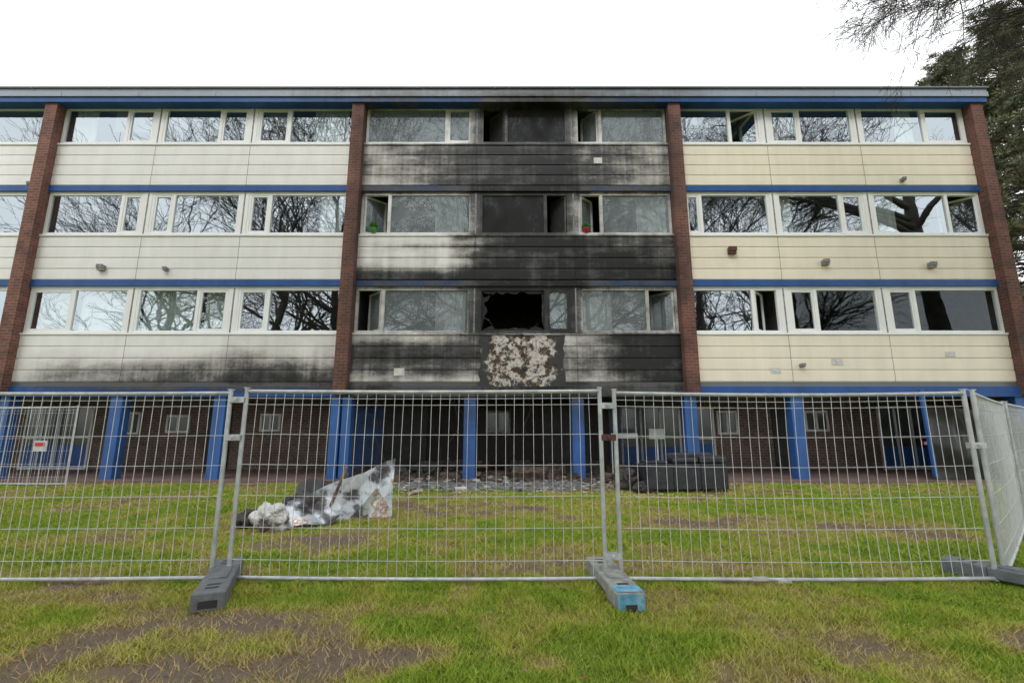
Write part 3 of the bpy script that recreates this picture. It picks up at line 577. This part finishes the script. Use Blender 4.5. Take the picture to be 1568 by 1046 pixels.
# ------------------------------------------------------------------ trees
def branch_set(r,starts,depth,spread=.75,gravity=.02,shrink=.66,minr=.006):
    out=[];stack=list(starts)
    while stack:
        p,d,L,rad,dep=stack.pop(); n=5 if dep>=depth-1 else 4 if dep>1 else 3; q=d.normalized(); pp=p.copy()
        for i in range(n):
            q=(q+Vector((r.gauss(0,.16),r.gauss(0,.16),r.gauss(0,.12)+gravity))).normalized(); np_=pp+q*L/n
            r0=rad*(1-.6*i/n); r1=rad*(1-.6*(i+1)/n); out.append((tuple(pp),tuple(np_),max(r0,minr),max(r1,minr)))
            pp=np_
            if dep>0 and i>=1:
                for c in range(r.randint(1,2) if i<n-1 else r.randint(2,3)):
                    ax=q.cross(Vector((r.gauss(0,1),r.gauss(0,1),r.gauss(0,1)))).normalized(); nd=Matrix.Rotation(r.uniform(.35,spread),3,ax)@q
                    stack.append((pp.copy(),nd,L*shrink*r.uniform(.7,1.15),r1*.68,dep-1))
    return out
def bare_tree(name,seed,h=22):
    r=random.Random(seed); trunk=[]; p=Vector((0,0,-.2)); q=Vector((0,0,1)); n=9; H=h*.62
    starts=[]
    for i in range(n):
        q=(q+Vector((r.gauss(0,.07),r.gauss(0,.07),.1))).normalized(); np_=p+q*H/n; r0=.42*(1-.75*i/n);r1=.42*(1-.75*(i+1)/n); trunk.append((tuple(p),tuple(np_),r0,r1)); p=np_
        if i>=2:
            for c in range(2 if i<n-1 else 4):
                a=r.uniform(0,6.28); e=r.uniform(.25,.9) if i<n-1 else r.uniform(.7,1.4); starts.append((p.copy(),Vector((math.cos(a)*math.cos(e),math.sin(a)*math.cos(e),math.sin(e))),h*.26*r.uniform(.8,1.15),r1*.55,3))
    S=trunk+branch_set(r,starts,3,minr=.009)
    a=np.array([s[0] for s in S]);b_=np.array([s[1] for s in S]); V,F=tubes(a,b_,[s[2] for s in S],[s[3] for s in S],4)
    o=np_mesh(name,V,F,M['bark'],None,None,True); print(name,len(S)); return o
t1=bare_tree('bare_tree',1); t1.location=(-11,-5,0)
t2=bare_tree('bare_tree',5,24); t2.location=(6.5,-6,0)
for (x,y,rz,s,src) in ((-19,-6,2,1.1,t2),(-3.5,-9,1,1.15,t1),(14,-5,2.6,1.1,t1),(22,-8,4,1.1,t2),(-28,-9,5,1.15,t1),(-14,-11,3.3,1.3,t2),(1.5,-13,.4,1.3,t2)):
    o=bpy.data.objects.new('bare_tree',src.data); link(o); o.location=(x,y,0); o.rotation_euler=(0,0,rz); o.scale=(s,s,s)
r=random.Random(11); starts=[]; tr=[((17.5,8.5,-.2),(17.3,8.5,4),.42,.36),((17.3,8.5,4),(17.0,8.4,8),.36,.28),((17.0,8.4,8),(16.8,8.4,12.5),.28,.16)]
limbs=[((16.9,8.4,10),(7.0,7.8,11.9)),((16.9,8.4,10.5),(8.4,9.6,13.8)),((16.9,8.5,9.2),(9.4,8.7,11.2)),((16.9,8.5,9.6),(8.2,8.2,11.7)),((16.8,8.4,12),(10,7,14)),((16.9,8.4,9.5),(19,14,15)),((16.8,8.4,11),(22,6,15))]
for li,(p,q) in enumerate(limbs):
    p=Vector(p);q=Vector(q);n=9;pp=p
    for i in range(n):
        nx_=p.lerp(q,(i+1)/n)+Vector((r.gauss(0,.12),r.gauss(0,.12),r.gauss(0,.10)+.5*math.sin(math.pi*(i+1)/n))); r0=.14*(1-.88*i/n);r1=.14*(1-.88*(i+1)/n); tr.append((tuple(pp),tuple(nx_),r0,r1)); d=(nx_-pp).normalized()
        if i>=2:
            for c in range(4):
                nd=(d*.8+Vector((r.gauss(0,.35),r.gauss(0,.5),r.uniform(-.9,.3)))).normalized(); starts.append((nx_.copy(),nd,r.uniform(.9,1.7),max(.009,r1*.38),2))
        pp=nx_
S=tr+branch_set(r,starts,2,gravity=-.03,minr=.0035,shrink=.6)
V,F=tubes([s[0] for s in S],[s[1] for s in S],[s[2] for s in S],[s[3] for s in S],5); np_mesh('overhanging_tree',V,F,M['bark'],None,None,True)
M['needle']=simple('pine_needles',(.06,.09,.045),(.17,.17,.09),.9,.7,bmp=0)
def pine(name,loc,h,rad,seed,z0=.12,nb=230):
    r=np.random.default_rng(seed); root=link(bpy.data.objects.new(name,None)); root.location=loc
    P0=[(0,0,-.2)];P1=[(.1,0,h)];R0=[.35];R1=[.04]; C=[]
    for i in range(nb):
        f=z0+(1-z0)*(i/nb)**.9; z=h*f; a=r.uniform(0,6.28); L=rad*(1-((f-z0)/(1-z0))**2.2*.8)*r.uniform(.4,1.25); e=r.uniform(-.15,.35)
        q=np.array([math.cos(a)*L,math.sin(a)*L,z+math.sin(e)*L]); P0.append((0,0,z));P1.append(tuple(q));R0.append(.05);R1.append(.012)
        for k in range(7):
            t=r.uniform(.3,1.05); C.append([q[0]*t+r.normal(0,.25),q[1]*t+r.normal(0,.25),z+math.sin(e)*L*t+r.normal(0,.14)])
    V,F=tubes(P0,P1,R0,R1,6); np_mesh('trunk_and_branches',V,F,M['bark'],root)
    C=np.array(C); m_=62; cc=np.repeat(C,m_,0); d=r.normal(size=cc.shape); d/=np.linalg.norm(d,axis=1,keepdims=True); d[:,2]=d[:,2]*.6+.15
    sz=np.repeat(r.uniform(.22,.48,len(C)),m_)[:,None]; a0=cc+d*sz*r.uniform(.1,.6,(len(cc),1)); a1=a0+d*r.uniform(.16,.3,(len(cc),1)); s=np.cross(d,r.normal(size=cc.shape)); s/=np.linalg.norm(s,axis=1,keepdims=True)+1e-9; s*=.026
    V=np.stack([a0-s,a0+s,a1],1).reshape(-1,3); np_mesh('needles',V,np.arange(len(V)).reshape(-1,3),M['needle'],root)
pine('pine_tree',(25.2,20.5,0),22.5,4.2,1); pine('pine_tree',(27.5,25,0),24.3,4.6,2)
def bush(name,loc,s,seed,n=26000,c1=(.06,.09,.03),c2=(.14,.15,.06)):
    r=np.random.default_rng(seed); k=60; c=r.normal(size=(k,3))*[s[0]*.45,s[1]*.45,s[2]*.22]+[0,0,s[2]*.5]; cc=c[r.integers(0,k,n)]; d=r.normal(size=(n,3)); d/=np.linalg.norm(d,axis=1,keepdims=True); p=cc+d*r.uniform(.3,1,(n,1))**.5*.16*max(s); p[:,2]=np.abs(p[:,2])
    t=r.normal(size=(n,3))*.09; u=r.normal(size=(n,3))*.06; V=np.stack([p-t,p+u,p+t,p-u],1).reshape(-1,3)+np.array(loc)
    np_mesh(name,V,np.arange(n*4).reshape(-1,4),simple(name+'_leaf'+str(seed),c1,c2,.8,.7,bmp=0),None)
bush('hedge_bush',(20.5,17,0),(3.5,3,3.2),1); bush('hedge_bush',(26,14,0),(4,4,3),2); bush('distant_trees',(45,45,0),(14,10,9),4,40000); bush('distant_trees',(-50,50,0),(14,10,9),6,40000)
